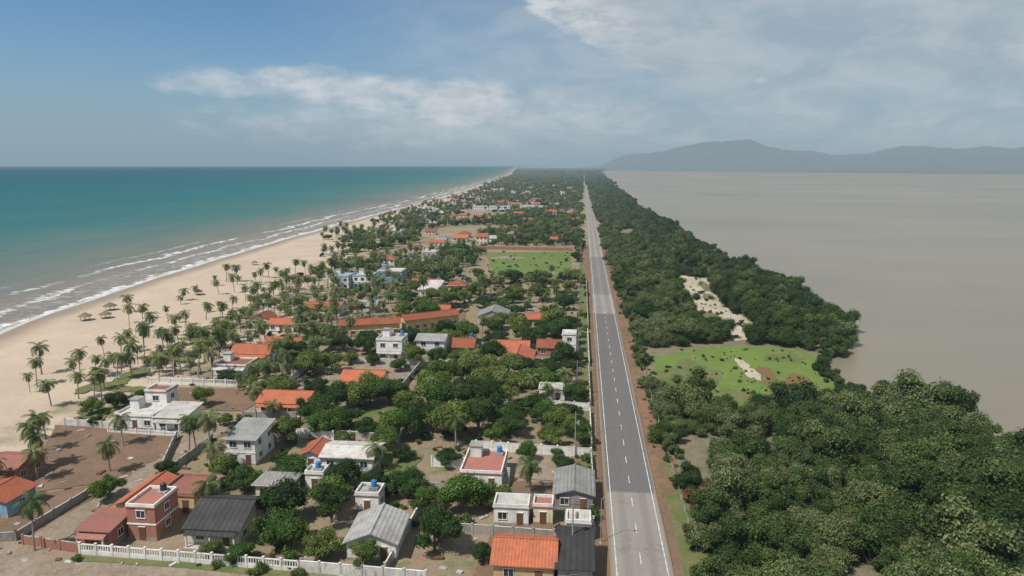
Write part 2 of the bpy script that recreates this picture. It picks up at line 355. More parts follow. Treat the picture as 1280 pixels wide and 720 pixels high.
col=MIX(nt,M(nt,'MULTIPLY',foam,.92),col,(.68,.69,.68))
put(nt,p.inputs['Base Color'],col); put(nt,p.inputs['Roughness'],.42); p.inputs['Specular IOR Level'].default_value=.12
bump(nt,p,M(nt,'ADD',nm,M(nt,'MULTIPLY',nf,.4)),.6,1.4)
me=mkmesh('sea',V,Fc,[m]); a=me.attributes.new('sd','FLOAT','POINT'); a.data.foreach_set('value',sdv)
add('sea',me)
# lagoon
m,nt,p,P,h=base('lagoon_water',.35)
nb=NO(nt,VS(nt,P,(.6,1,1)),.004,4,.6)
col=MIX(nt,SS(nt,nb,.3,.7),(.225,.195,.138),(.165,.152,.112)); col=MIX(nt,M(nt,'MULTIPLY',SS(nt,NO(nt,VS(nt,P,(.3,1,1)),.0015,3),.5,.65),.3),col,(.155,.15,.125))
col=MIX(nt,M(nt,'MULTIPLY',SS(nt,NO(nt,VS(nt,P,(1,.5,1)),.02,4,.6),.5,.7),.15),col,(.12,.12,.09))
put(nt,p.inputs['Base Color'],col); p.inputs['Roughness'].default_value=.3; p.inputs['Specular IOR Level'].default_value=.2
bump(nt,p,NO(nt,P,.6,3),.15,.3)
V=[(20,-3000,WZ),(14000,-3000,WZ),(14000,12000,WZ),(60,12000,WZ)]
add('lagoon',mkmesh('lagoon',V,[(0,1,2,3)],[m]))
# hills
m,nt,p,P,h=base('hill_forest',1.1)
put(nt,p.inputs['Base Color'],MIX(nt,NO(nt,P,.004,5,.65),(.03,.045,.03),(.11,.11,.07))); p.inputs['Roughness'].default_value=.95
crest=[(-200,8),(220,45),(600,190),(1000,270),(1400,320),(1818,352),(2080,335),(2300,265),(2700,225),(3264,165),(3600,175),(3950,255),(4330,290),(4700,235),(5060,260),(5464,240),(6500,300),(8000,260),(12000,200)]
V=[];Fc=[];nx=260;ny=40
for j in range(ny):
    v=j/(ny-1)
    for i in range(nx):
        u=i/(nx-1); x=-200+u*12200
        y0=interp([(-200,8800),(500,7600),(1200,6700),(2551,4900),(5000,4500),(12000,4500)],x); y1=11500
        y=y0+(y1-y0)*v
        c=interp(crest,x*9500/max(y,1) if v<.9 else x)
        e=math.sin(min(1,v/ .78)*math.pi/2)**2.6 if v<.78 else 1-((v-.78)/.22)**2*.7
        nz=mnoise.fractal(Vector((x*.0013,y*.0011,3)),.9,2.1,5)
        z=WZ+c*e*(y/9500)*(1+.30*nz)+ (6*e+2)*abs(nz)-.2 - (2 if j==0 else 0)
        V.append((x,y,z))
for j in range(ny-1):
    for i in range(nx-1):
        q=j*nx+i; Fc.append((q,q+1,q+1+nx,q+nx))
add('hills',mkmesh('hills',V,Fc,[m],smooth=True))
# ------------------------------------------------------------ ground sheets
Z=[.004]
def patch(name,pts,mat,jit=.4,step=2.0):
    out=[]; z=Z[0]; Z[0]+=.004
    for (x0,y0),(x1,y1) in zip(pts,pts[1:]+pts[:1]):
        k=max(1,int(math.hypot(x1-x0,y1-y0)/step))
        for i in range(k):
            x=x0+(x1-x0)*i/k; y=y0+(y1-y0)*i/k
            out.append((x+jit*R(-.5,.5)+jit*2*mnoise.noise(Vector((x*.1,y*.1,0))),y+jit*R(-.5,.5)+jit*2*mnoise.noise(Vector((x*.1,y*.1,9))),z))
    return add(name,mkmesh(name,out,[tuple(range(len(out)))],[MT[mat]]))
def blob(name,cx,cy,rx_,ry_,mat):
    k=40; s=R(0,100); z=Z[0]; Z[0]+=.004; o=[(cx,cy,z)]
    for i in range(k):
        t=6.2832*i/k; q=1+.6*mnoise.noise(Vector((math.cos(t)*1.3,math.sin(t)*1.3,s)))+.35*mnoise.noise(Vector((math.cos(t)*5,math.sin(t)*5,s)))
        o.append((cx+rx_*q*math.cos(t),cy+ry_*q*math.sin(t),z))
    return add(name,mkmesh(name,o,[(0,1+i,1+(i+1)%k) for i in range(k)],[MT[mat]]))
patch('roadside_verge',[(-1.5,40),(19,40),(18,500),(0,500)],'dirt',.4)
patch('roadside_grass',[(14.5,40),(20,40),(17.8,120),(17,200),(15.6,260)],'lawn2',.4)
patch('roadside_grass',[(0,120),(3.0,120),(3.0,420),(-1,420)],'lawn2',.4)
patch('red_roadside_soil',[(13.9,112),(16.4,114),(16.9,180),(17.2,520),(13.9,520)],'reddirt',.3)
patch('red_roadside_soil',[(2.6,150),(4,150),(4,460),(1.8,460)],'reddirt',.3)
patch('marsh_grass',[(20,199),(34,213),(50,218),(66,214),(71,204),(66,190),(64,172),(48,154),(33,159),(20,171)],'lawn',.8,3)
blob('bare_marsh_soil',30,185,7,12,'lawn2'); blob('bare_marsh_soil',59,204,6,5,'lawn2'); blob('bare_marsh_soil',38,168,5,5,'lawn2')
blob('red_marsh_plants',51,177,4.5,6,'flower'); blob('red_marsh_plants',48,167,3,5,'flower'); blob('red_marsh_plants',50,189,3,5,'flower'); blob('red_marsh_plants',57,184,3,4,'flower')
blob('sand_patch',45.5,198,1.7,4.5,'sandp'); blob('sand_patch',46.2,188,1.8,6,'sandp')
patch('sand_strip',[(49,364),(62,352),(59,318),(57,290),(57,275),(62,250),(56,226),(46,223),(43,254),(44,280),(43,302),(45,340)],'sandp',.8,3)
for (a,b2,c_,d_) in ((47,262,3,9),(57,330,3,12),(54,300,3,8),(59,246,4,6),(48,345,3,9),(47,230,3,5)): blob('strip_grass',a,b2,c_,d_,'lawn2')
patch('green_field',[(-62,446),(-6,454),(-6,349),(-42,340)],'field',.8,3)
blob('field_bare_soil',-20,360,8,6,'dirtg'); blob('field_bare_soil',-45,420,10,6,'dirtg')
patch('red_soil_lot',[(-76,466),(-6,462),(-6,480),(-76,483)],'reddirt',.8,3)
patch('dirt_lot',[(-112,134),(-83,131),(-75,113),(-92,104),(-100,112)],'dirt')
patch('dirt_lot',[(-92,102),(-82,110),(-80,92),(-100,84)],'dirt')
patch('dirt_street',[(-140,78),(20,76),(2.5,83.6),(-20,83.4),(-76,86.5),(-76,100),(-74,128),(-70,160),(-73,162),(-78.5,130),(-81,100),(-82,88),(-140,88)],'dirtg',.25)
patch('dirt_street',[(-74,160),(-69,160),(-72,215),(-77,215)],'dirtg')
patch('dirt_yard',[(-22,118),(-3,117),(-3,126),(-20,128)],'dirtg')
patch('dirt_yard',[(-14,86),(-2,86),(-2,97),(-13,97)],'dirt')
patch('dirt_yard',[(-74,131),(-62,131),(-60,143),(-74,143)],'dirt')
patch('dirt_yard',[(-108,146),(-76,146),(-76,161),(-108,161)],'dirt')
patch('lawn',[(-52,134),(-38,133),(-38,152),(-50,152)],'lawn2')
patch('lawn',[(-48,111),(-30,110),(-30,126),(-50,128)],'lawn2')
patch('dirt_yard',[(-66,170),(-44,170),(-44,186),(-66,186)],'dirtg')
patch('dirt_yard',[(-12,100),(-4,100),(-4,116),(-12,116)],'dirt')
patch('dirt_yard',[(-40,198),(-28,198),(-28,206),(-40,206)],'dirt')
patch('dirt_lot',[(-30,245),(-18,243),(-14,300),(-26,300)],'dirtg')
patch('dirt_lot',[(-70,245),(-42,247),(-44,262),(-70,262)],'dirt')
patch('grass_verge',[(-70,84.6),(-38,83.6),(-38,85),(-70,86)],'lawn2',.2)
for i in range(16): blob('beach_grass',R(-128,-108),R(140,300),R(2,5),R(2,6),'lawn2')
# road
m,nt,p,P,h=base('asphalt')
sp=nd(nt,'ShaderNodeSeparateXYZ'); nt.links.new(P,sp.inputs[0]); X,Y=sp.outputs[0],sp.outputs[1]
big=NO(nt,VS(nt,P,(1,.15,1)),.25,4,.6); fi=NO(nt,P,3,3,.6)
old=MIX(nt,big,(.22,.20,.172),(.31,.285,.25)); new=MIX(nt,big,(.085,.08,.078),(.125,.12,.115))
dk=M(nt,'MULTIPLY',SS(nt,Y,113,114),SS(nt,Y,262,259)); dk=M(nt,'MAXIMUM',dk,M(nt,'MULTIPLY',M(nt,'MULTIPLY',SS(nt,Y,300,302),SS(nt,Y,430,426)),.6))
col=MIX(nt,dk,old,new); wx=M(nt,'ABSOLUTE',M(nt,'SUBTRACT',M(nt,'ABSOLUTE',M(nt,'SUBTRACT',X,9.)),1.8))
col=MIX(nt,M(nt,'MULTIPLY',SS(nt,wx,1.0,.2),.3),col,(.09,.085,.08))
col=MIX(nt,M(nt,'MULTIPLY',SS(nt,NO(nt,P,.12,4,.7),.55,.62),.35),col,(.10,.095,.09))
col=MIX(nt,.3,col,MIX(nt,fi,(0,0,0),(.35,.34,.32)))
ed=SS(nt,M(nt,'ADD',M(nt,'ABSOLUTE',M(nt,'SUBTRACT',X,9.)),M(nt,'MULTIPLY',M(nt,'SUBTRACT',fi,.5),.9)),3.8,4.2)
col=MIX(nt,ed,col,(.22,.17,.125))
put(nt,p.inputs['Base Color'],col); p.inputs['Roughness'].default_value=.9; p.inputs['Specular IOR Level'].default_value=.25
ry=list(range(30,1500,10))+[1600,2000,3000,5000]
def rx(y): return 0 if y<2500 else -.03*(y-2500)
V=[];Fc=[];zr=Z[0]+.01
for y in ry: V+=[(4.6+rx(y)+R(-.12,.12),y,zr),(13.4+rx(y)+R(-.12,.12),y,zr)]
for i in range(len(ry)-1): Fc.append((2*i,2*i+1,2*i+3,2*i+2))
add('road',mkmesh('road',V,Fc,[m]))
V=[];Fc=[]
def rect(x0,y0,x1,y1,z):
    b=len(V); V.extend([(x0,y0,z),(x1,y0,z),(x1,y1,z),(x0,y1,z)]); Fc.append((b,b+1,b+2,b+3))
zl=zr+.004
rect(5.45,30,5.6,1400,zl); rect(12.4,30,12.55,1400,zl)
y=32
while y<900: rect(8.93,y,9.07,y+3.0,zl); y+=8.5
add('road_markings',mkmesh('road_markings',V,Fc,[MT['asphline']]))
# ------------------------------------------------------------ building kit
EXC=[]
class B:
    def __init__(s): s.p={}
    def g(s,part,mat): return s.p.setdefault((part,mat),([],[]))
    def box(s,part,mat,x0,y0,z0,x1,y1,z1):
        V,F=s.g(part,mat); b=len(V)
        V+= [(x0,y0,z0),(x1,y0,z0),(x1,y1,z0),(x0,y1,z0),(x0,y0,z1),(x1,y0,z1),(x1,y1,z1),(x0,y1,z1)]
        F+= [(b,b+3,b+2,b+1),(b+4,b+5,b+6,b+7),(b,b+1,b+5,b+4),(b+1,b+2,b+6,b+5),(b+2,b+3,b+7,b+6),(b+3,b,b+4,b+7)]
    def poly(s,part,mat,vs,fs):
        V,F=s.g(part,mat); b=len(V); V+=vs; F+=[tuple(b+i for i in f) for f in fs]
    def slab(s,part,mat,top,t=.14):
        n=len(top); vs=list(top)+[(x,y,z-t) for x,y,z in top]
        fs=[tuple(range(n)),tuple(range(2*n-1,n-1,-1))]+[(i,i+n,(i+1)%n+n,(i+1)%n) for i in range(n)]
        s.poly(part,mat,vs,fs)
    def cyl(s,part,mat,x,y,z0,z1,r0,r1,n=12):
        vs=[(x+r0*math.cos(6.2832*k/n),y+r0*math.sin(6.2832*k/n),z0) for k in range(n)]+[(x+r1*math.cos(6.2832*k/n),y+r1*math.sin(6.2832*k/n),z1) for k in range(n)]
        s.poly(part,mat,vs,[(k,(k+1)%n,n+(k+1)%n,n+k) for k in range(n)]+[tuple(range(n,2*n)),tuple(range(n-1,-1,-1))])
    def done(s,name,x,y,rz=0,z=0):
        e=bpy.data.objects.new(name,None); e.location=(x,y,z); e.rotation_euler=(0,0,rz); C.objects.link(e)
        for (part,mat),(V,F) in s.p.items(): add(part,mkmesh(part,V,F,[MT[mat]]),parent=e)
        return e
def window(b,side,u,z,w,h,x0,y0,x1,y1,fr='white'):
    def bx(part,mat,a0,z0,a1,z1,d):
        if side=='f': b.box(part,mat,a0,y0-d,z0,a1,y0+.02,z1)
        if side=='b': b.box(part,mat,a0,y1-.02,z0,a1,y1+d,z1)
        if side=='r': b.box(part,mat,x1-.02,a0,z0,x1+d,a1,z1)
        if side=='l': b.box(part,mat,x0-d,a0,z0,x0+.02,a1,z1)
    bx('windows','glass',u-w/2,z,u+w/2,z+h,.03)
    bx('window_frames',fr,u-w/2-.1,z-.1,u+w/2+.1,z,.12); bx('window_frames',fr,u-w/2-.1,z+h,u+w/2+.1,z+h+.1,.16)
    bx('window_frames',fr,u-w/2-.08,z,u-w/2,z+h,.07); bx('window_frames',fr,u+w/2,z,u+w/2+.08,z+h,.07); bx('window_frames',fr,u-.03,z,u+.03,z+h,.055)
def house(name,x,y,w,d,floors=1,wall='white',roof='gable',rm='tilex',rz=0,porch=0,tank=None,trim='white',fh=2.9,axis='x',rh=None,stair=False):
    """x,y = front-left corner in plan"""
    b=B(); h=fh*floors; x0,y0,x1,y1=-w/2,-d/2,w/2,d/2
    b.box('walls',wall,x0,y0,-.1,x1,y1,h)
    b.box('plinth','conc',x0-.06,y0-.06,-.1,x1+.06,y1+.06,.45)
    for f in range(floors):
        zb=f*fh
        nw=max(1,int(w/2.7)); ds=nw//2 if f==0 else -1
        for i in range(nw):
            u=x0+(i+.5)*w/nw
            if i==ds:
                b.box('door','wood',u-.48,y0-.09,.02,u+.48,y0+.02,2.15); b.box('door_frame',trim,u-.56,y0-.12,2.15,u+.56,y0+.02,2.26)
            else: window(b,'f',u,zb+1.0,min(1.3,w/nw*.5),1.15,x0,y0,x1,y1,trim)
            window(b,'b',u,zb+1.0,min(1.2,w/nw*.5),1.1,x0,y0,x1,y1,trim)
        nd_=max(1,int(d/3.2))
        for i in range(nd_):
            u=y0+(i+.5)*d/nd_; window(b,'r',u,zb+1.0,1.1,1.1,x0,y0,x1,y1,trim); window(b,'l',u,zb+1.0,1.1,1.1,x0,y0,x1,y1,trim)
        if f>0: b.box('floor_band',trim,x0-.1,y0-.1,zb-.1,x1+.1,y1+.1,zb+.1)
    e=.5
    if roof=='gable':
        if axis=='x':
            r=rh or d*.2; sl=r/(d/2)
            b.slab('roof',rm,[(x0-e,y0-e,h-e*sl+.12),(x1+e,y0-e,h-e*sl+.12),(x1+e,0,h+r+.12),(x0-e,0,h+r+.12)])
            b.slab('roof',rm,[(x0-e,0,h+r+.121),(x1+e,0,h+r+.121),(x1+e,y1+e,h-e*sl+.12),(x0-e,y1+e,h-e*sl+.12)])
            b.poly('gable_ends',wall,[(x0,y0,h),(x0,y1,h),(x0,0,h+r),(x1,y0,h),(x1,y1,h),(x1,0,h+r)],[(0,2,1),(3,4,5)])
            b.box('ridge_cap',rm,x0-e-.03,-.13,h+r+.08,x1+e+.03,.13,h+r+.2)
        else:
            r=rh or w*.2; sl=r/(w/2)
            b.slab('roof',rm,[(x0-e,y0-e,h-e*sl+.12),(0,y0-e,h+r+.12),(0,y1+e,h+r+.12),(x0-e,y1+e,h-e*sl+.12)])
            b.slab('roof',rm,[(0,y0-e,h+r+.121),(x1+e,y0-e,h-e*sl+.12),(x1+e,y1+e,h-e*sl+.12),(0,y1+e,h+r+.121)])
            b.poly('gable_ends',wall,[(x0,y0,h),(x1,y0,h),(0,y0,h+r),(x0,y1,h),(x1,y1,h),(0,y1,h+r)],[(0,1,2),(4,3,5)])
            b.box('ridge_cap',rm,-.13,y0-e-.03,h+r+.08,.13,y1+e+.03,h+r+.2)
    elif roof=='hip':
        r=rh or min(w,d)*.26; k=min(w,d)/2
        A=[(x0-e,y0-e,h),(x1+e,y0-e,h),(x1+e,y1+e,h),(x0-e,y1+e,h)]
        if w>=d: T=[(x0+k,0,h+r),(x1-k+.01,0,h+r)]; fs=[(0,1,5,4),(2,3,4,5)]; gs=[(1,2,5),(3,0,4)]
        else: T=[(0,y0+k,h+r),(0,y1-k+.01,h+r)]; fs=[(1,2,5,4),(3,0,4,5)]; gs=[(0,1,4),(2,3,5)]
        b.poly('roof',rm,A+T,fs+gs); b.box('eaves',trim,x0-e,y0-e,h-.16,x1+e,y1+e,h-.003)
    elif roof=='shed':
        r=rh or d*.13
        b.slab('roof',rm,[(x0-e,y0-e,h+.12),(x1+e,y0-e,h+.12),(x1+e,y1+e,h+r+.12),(x0-e,y1+e,h+r+.12)],.1)
        b.poly('gable_ends',wall,[(x0,y0,h),(x0,y1,h),(x0,y1,h+r),(x1,y0,h),(x1,y1,h),(x1,y1,h+r),],[(0,2,1),(3,4,5),(1,2,5,4)])
    else:
        b.box('roof',rm,x0-.18,y0-.18,h,x1+.18,y1+.18,h+.14)
        ph=.45; t=.16
        b.box('parapet',trim,x0-.05,y0-.05,h+.14,x1+.05,y0+t,h+.14+ph); b.box('parapet',trim,x0-.05,y1-t,h+.14,x1+.05,y1+.05,h+.14+ph)
        b.box('parapet',trim,x0-.05,y0+t,h+.14,x0+t,y1-t,h+.14+ph); b.box('parapet',trim,x1-t,y0+t,h+.14,x1+.05,y1-t,h+.14+ph)
        if w>7: b.box('stair_hut',wall,x0+.8,y1-3,h+.14,x0+2.8,y1-.8,h+2.2); b.box('stair_hut_roof','conc',x0+.6,y1-3.2,h+2.2,x0+3,y1-.6,h+2.34)
    if porch:
        pz=2.5
        b.slab('porch_roof',rm if roof!='flat' else 'concw',[(x0+.1,y0-porch,pz-.25),(x1-.1,y0-porch,pz-.25),(x1-.1,y0-.06,pz+.2),(x0+.1,y0-.06,pz+.2)],.12)
        k=max(2,int(w/3)+1)
        for i in range(k):
            u=x0+.35+(w-.7)*i/(k-1); b.box('porch_posts',trim,u-.11,y0-porch+.15,-.1,u+.11,y0-porch+.37,pz-.34)
        b.box('porch_floor','concw',x0,y0-porch,-.1,x1,y0-.07,.16)
    if tank:
        tx,ty=x1-1.3,y1-1.4; zt=h+(.14 if roof=='flat' else 1.0)
        b.box('tank_stand','conc',tx-.7,ty-.7,h-.05 if roof!='flat' else zt,tx+.7,ty+.7,zt+.5)
        b.cyl('water_tank',tank,tx,ty,zt+.5,zt+1.5,.5,.47); b.cyl('water_tank_lid',tank,tx,ty,zt+1.5,zt+1.7,.42,.15)
    if stair:
        for i in range(12): b.box('stairs','concw',x1+.08,y0+.3+i*.28,-.1,x1+1.1,y0+.3+(i+1)*.28,.2+i*.22)
    cx,cy=x+w/2,y+d/2
    EXC.append((x-1.0,y-1.0-porch,x+w+1.0,y+d+1.0))
    return b.done(name,cx,cy,rz)
def wall(name,x0,y0,x1,y1,h=2.0,mat='white',style='solid',ps=3.2):
    b=B(); L=math.hypot(x1-x0,y1-y0); a=math.atan2(y1-y0,x1-x0)
    k=max(1,round(L/ps))
    if style=='solid':
        b.box('wall_panel',mat,.12,-.07,-.1,L-.12,.07,h); b.box('coping','concw' if mat!='concw' else 'white',.12,-.1,h,L-.12,.1,h+.07)
    else:
        b.box('plinth_wall',mat,.12,-.08,-.1,L-.12,.08,h*.42); b.box('top_rail',mat,.12,-.1,h-.14,L-.12,.1,h)
        q=int(L/.38)
        for i in range(q): b.box('balusters',mat,.2+i*.38,-.05,h*.42,.33+i*.38,.05,h-.14)
    for i in range(k+1):
        u=L*i/k; b.box('pillars',mat,u-.14,-.14,-.1,u+.14,.14,h+.16); b.box('pillar_caps',mat,u-.18,-.18,h+.16,u+.18,.18,h+.24)
    return b.done(name,x0,y0,a)
# --- surveyed houses (front-left corner, width, depth)
house('tiled_roof_house',-11,85.5,8.0,7.4,1,'ochre','gable','tilex')
house('dark_roof_shed',-2.4,85,4.4,8.5,1,'conc','shed','black')
house('small_white_house',-1.6,97,3.6,3.2,1,'white','flat','concw')
house('grey_sheet_roof_house',-32.5,89,7,8,1,'white','gable','zinc',axis='y',rz=.05)
house('black_roof_house',-57.0,90.5,8,10,1,'cream','gable','black',porch=1.2)
house('brick_two_storey_house',-66.5,91,4.4,6,2,'brick','flat','redroof',trim='white',tank='tankk',fh=2.6)
house('pink_annex_house',-72,88,4.6,5,1,'pink','shed','redroof',porch=1.2)
house('brick_roof_house',-71.8,96,3.8,10,1,'cream','gable','tiley',axis='y')
house('brick_terrace_house',-67,99.5,6,7,1,'ochre','flat','redroof',trim='brick')
house('red_edged_white_house',-46.5,117,9.4,7,1,'white','gable','concw',rh=.8)
house('red_roof_annex',-50.6,117.5,3.6,6,1,'white','gable','tiley',axis='y')
house('red_terrace_house',-20.2,112.5,7.2,9.5,1,'white','flat','redroof',trim='white',tank='tankb',stair=True)
house('dark_asbestos_roof_house',-3.6,106.5,6.0,9.0,1,'conc','gable','asb',axis='y',rh=.8)
house('white_bungalow',-12.9,100.8,5.4,3.8,1,'white','flat','concw')
house('white_annex',-6.8,101.5,3,3.2,1,'cream','flat','redroof')
house('grey_roof_white_house',-65.2,118,5.6,8,2,'white','shed','asb',fh=2.5)
house('modern_white_house',-97.6,133,8.5,7,1,'white','flat','concw')
house('modern_white_house_upper_block',-95.5,140.4,5,4.5,2,'white','flat','redroof')
house('white_carport_house',-88.6,133,6.2,7,1,'white','shed','concw',porch=1.5)
house('red_roof_bungalow',-71.6,144.5,11,8.5,1,'cream','gable','tilex',rh=1.4,porch=1.2)
house('red_roof_house',-58.6,162,10,7.5,1,'white','gable','tilex',rh=1.6,porch=1.5)
house('white_two_storey_house',-58,190.8,7.4,7,2,'white','flat','concw',porch=1.2,tank='tankb')
house('grey_roof_two_storey_house',-47.2,194.5,8.0,8,2,'white','gable','zinc',rh=1,fh=2.6)
house('red_roof_cottage',-37.6,197,6.5,8,1,'brick','gable','tilex',tank='tankb')
house('red_roof_villa',-98.3,184,11,8,1,'white','gable','tilex',porch=2)
house('red_roof_villa_wing',-93,194,10,7,1,'white','gable','tilex')
house('small_red_roof_house',-96.4,171,9,7,1,'white','flat','redroof',porch=1.5,trim='white')
house('orange_roof_house',-21,186,8,9,1,'white','gable','tiley',axis='y',porch=1.5)
house('orange_roof_house_wing',-26,197,11,7,1,'cream','gable','tilex')
house('red_roof_cottage',-12.3,199,6.5,7,1,'brick','gable','tilex')
house('white_tower_house',-5.2,203,4.0,4.4,2,'white','flat','concw')
house('white_roadside_house',-9.5,160,6,3.6,1,'white','flat','concw')
house('orange_roof_motel',-78.5,218,19,5.5,1,'ochre','gable','tilex',rh=1.2,rz=.30,fh=4.2)
house('orange_roof_motel',-61.5,230,19.5,5.5,1,'ochre','gable','tilex',rh=1.2,rz=.62,fh=4.2)
EXC.append((-80,214,-40,242))
house('blue_white_hotel',-113,303,9,10,2,'white','flat','concw',trim='blue')
house('blue_white_hotel_wing',-103,306,9,10,2,'white','flat','concw',trim='blue')
house('blue_white_hotel_annex',-96,321,12,8,2,'blue','flat','concw')
house('white_roof_house',-69,290,8,14,1,'white','shed','concw')
house('grey_roof_barn',-36,240,10,11,1,'concw','gable','asb',axis='y')
house('small_red_roof_house',-104,221,8.5,6,1,'white','gable','tilex')
house('small_red_roof_house',-114,228,7,6,1,'cream','gable','tiley',axis='y')
house('brown_roof_house',-105,106,7.5,7,1,'brick','gable','redroof',rh=1.2)
house('blue_wall_house',-97,95,7.5,6,1,'blue','gable','tiley',axis='y',rh=1)
house('brick_shed',-108,98,8,5,1,'brick','shed','redroof')
house('blue_tank_house',-35.5,102.5,3.8,3.6,1,'white','flat','conc',tank='tankb')
house('small_grey_roof_house',-53.4,105,5.8,4.6,1,'cream','hip','asb')
house('small_white_kiosk',-46.6,109.4,3.2,2.8,1,'white','flat','concw',tank='tankb')
# walls
wall('white_balustrade_wall',-71,86.6,-38,85.4,1.6,'white','bal',2.6)
wall('white_perimeter_wall',-38,85.4,-20,84.6,1.6,'concw','solid')
wall('brick_perimeter_wall',-81,88,-71.3,86.8,1.5,'brick')
wall('white_perimeter_wall',-20,129.5,2.4,128,1.8,'white')
wall('white_perimeter_wall',-11,156,2.2,154,1.8,'white')
wall('white_perimeter_wall',-58.5,132.3,-49.6,131.5,1.8,'white')
wall('white_perimeter_wall',-27,121,-21,121,1.8,'white')
wall('white_picket_wall',-110,163.4,-74,163,1.7,'white','bal',3)
wall('white_perimeter_wall',-74,163,-74,182,1.6,'white')
wall('concrete_perimeter_wall',-110,134,-98,133,1.4,'concw')
wall('white_perimeter_wall',-98,131,-82,130,1.0,'white','bal')
wall('concrete_perimeter_wall',-82,129.5,-74.8,112,1.4,'conc')
wall('concrete_perimeter_wall',-100,85,-83,89,1.4,'conc')
wall('concrete_perimeter_wall',-83,89,-82,103,1.4,'conc')
wall('blue_perimeter_wall',-92,84,-84,86,1.2,'blue')
for (y0,y1,mt) in ((98,105.5,'conc'),(118,127.5,'conc'),(131,152,'concw'),(157,185,'conc'),(190,230,'concw'),(235,330,'conc')):
    wall('roadside_wall',2.6,y0,2.4,y1,1.5,mt)
for (x0,y0,x1,y1,mt) in ((-22,98,-3.4,97.2,'conc'),(-26,86,-25,110,'concw'),(-36,112,-22.5,111,'conc'),(-60,130.2,-60,140,'conc'),(-50,133,-36,132,'concw'),(-73.5,104,-73.5,128,'conc'),(-44,165,-44,186,'conc'),(-66,187,-30,187,'concw'),(-30,170,-2,170,'conc'),(-45,112,-45,131,'conc'),(-75,186,-75,212,'conc'),(-30,208,0,207,'concw'),(-74,142,-62,142.5,'conc'),(-22,99,-22,111,'conc')):
    wall('perimeter_wall',x0,y0,x1,y1,1.5,mt)
wall('red_brick_wall',-76,463,-6,459,2.2,'brick',ps=6)
def free(x0,y0,x1,y1): return all(x1<a or x0>c or y1<b or y0>d for a,b,c,d in EXC)
EXC.append((-60,342,-6,484))
cols=['white','white','cream','concw','ochre','white','brick']; t=0;k=0
while k<95 and t<4000:
    t+=1; y=235+ (R(0,1)**1.6)*1900; x=R(coast(y)+ (85 if y<500 else 45),-8); w=R(7,13); d=R(6,10)
    if y<520 and x<-118: continue
    if not free(x-1,y-1,x+w+1,y+d+1) or x+w>0: continue
    rf=random.choice(['gable','gable','gable','gable','hip','flat'])
    house('village_house',x,y,w,d,random.choice([1,1,1,2]),random.choice(cols),rf,'concw' if rf=='flat' else random.choice(['tilex','tilex','tilex','asb','zinc']),tank=random.choice([None,'tankb'])); k+=1
house('long_white_building',-134,856,46,9,2,'white','flat','concw'); house('long_white_building',-78,862,30,10,2,'white','flat','concw'); house('long_white_building',-180,780,32,9,1,'white','gable','concw')
def palapa(x,y,s=1):
    b=B()
    for i in range(4): b.cyl('posts','wood',1.5*math.cos(i*1.571+.78),1.5*math.sin(i*1.571+.78),-.2,2.2,.09,.08,6)
    b.cyl('thatched_roof','thatch',0,0,2.0,3.5,2.5,.12,14); b.cyl('thatch_skirt','thatch',0,0,1.8,2.0,2.6,2.52,14)
    e=b.done('palapa_hut',x,y); e.scale=(s,s,s*.9)
for x,y in ((-178,232),(-173,236),(-181,250),(-185,357),(-183,376),(-165,285)): palapa(x,y,R(.75,1.0))
def pole(x,y,H=9.0):
    b=B(); b.cyl('pole','conc',0,0,-.3,H,.15,.09,8)
    b.box('crossarm','wood',-1.0,-.05,H-.6,1.0,.05,H-.48)
    for u in (-.95,-.4,.5,.95): b.cyl('insulator','conc',u,0,H-.48,H-.26,.06,.04,6)
    b.box('transformer_bracket','steel',.1,-.05,H-2.2,.5,.05,H-2.1); b.cyl('transformer','conc',.6,0,H-2.6,H-1.7,.22,.22,8)
    b.done('utility_pole',x,y)
PY=[92,128,164,200,236,272,310,350,395,440]
for y in PY: pole(-.6,y)
V=[];Fc=[]
for a,bb in zip(PY,PY[1:]):
    for u in (-1.55,-1.0,-.1,.35):
        pts=[(u,a+(bb-a)*t,8.76-1.0*4*t*(1-t)) for t in np.linspace(0,1,9)]
        tube(V,Fc,pts,[.014]*9,4)
add('power_lines',mkmesh('power_lines',V,Fc,[MT['dark']]))
def lamp(x,y,dr):
    b=B(); b.cyl('pole','steel',0,0,-.2,7,.07,.05,8)
    V=[];F=[]; tube(V,F,[(0,0,6.9),(dr*.5,0,7.4),(dr*1.6,0,7.6)],[.04]*3,6); b.poly('arm','steel',V,F)
    b.box('lamp_head','conc',min(dr*1.5,dr*2.1),-.11,7.54,max(dr*1.5,dr*2.1),.11,7.68); b.cyl('base_plate','steel',0,0,-.1,.12,.2,.2,8)
    b.done('street_lamp',x,y)
for y in (97,140,185,230,280): lamp(3.5,y,1)
b=B()
for i in range(34):
    y=96+i*4; b.box('post','concw',-.06,y-.06,-.2,.06,y+.06,1.1)
for z in (.45,.8,1.05): b.box('wire','steel',-.012,96,z,.012,228,z+.02)
b.done('roadside_wire_fence',17.2,0)
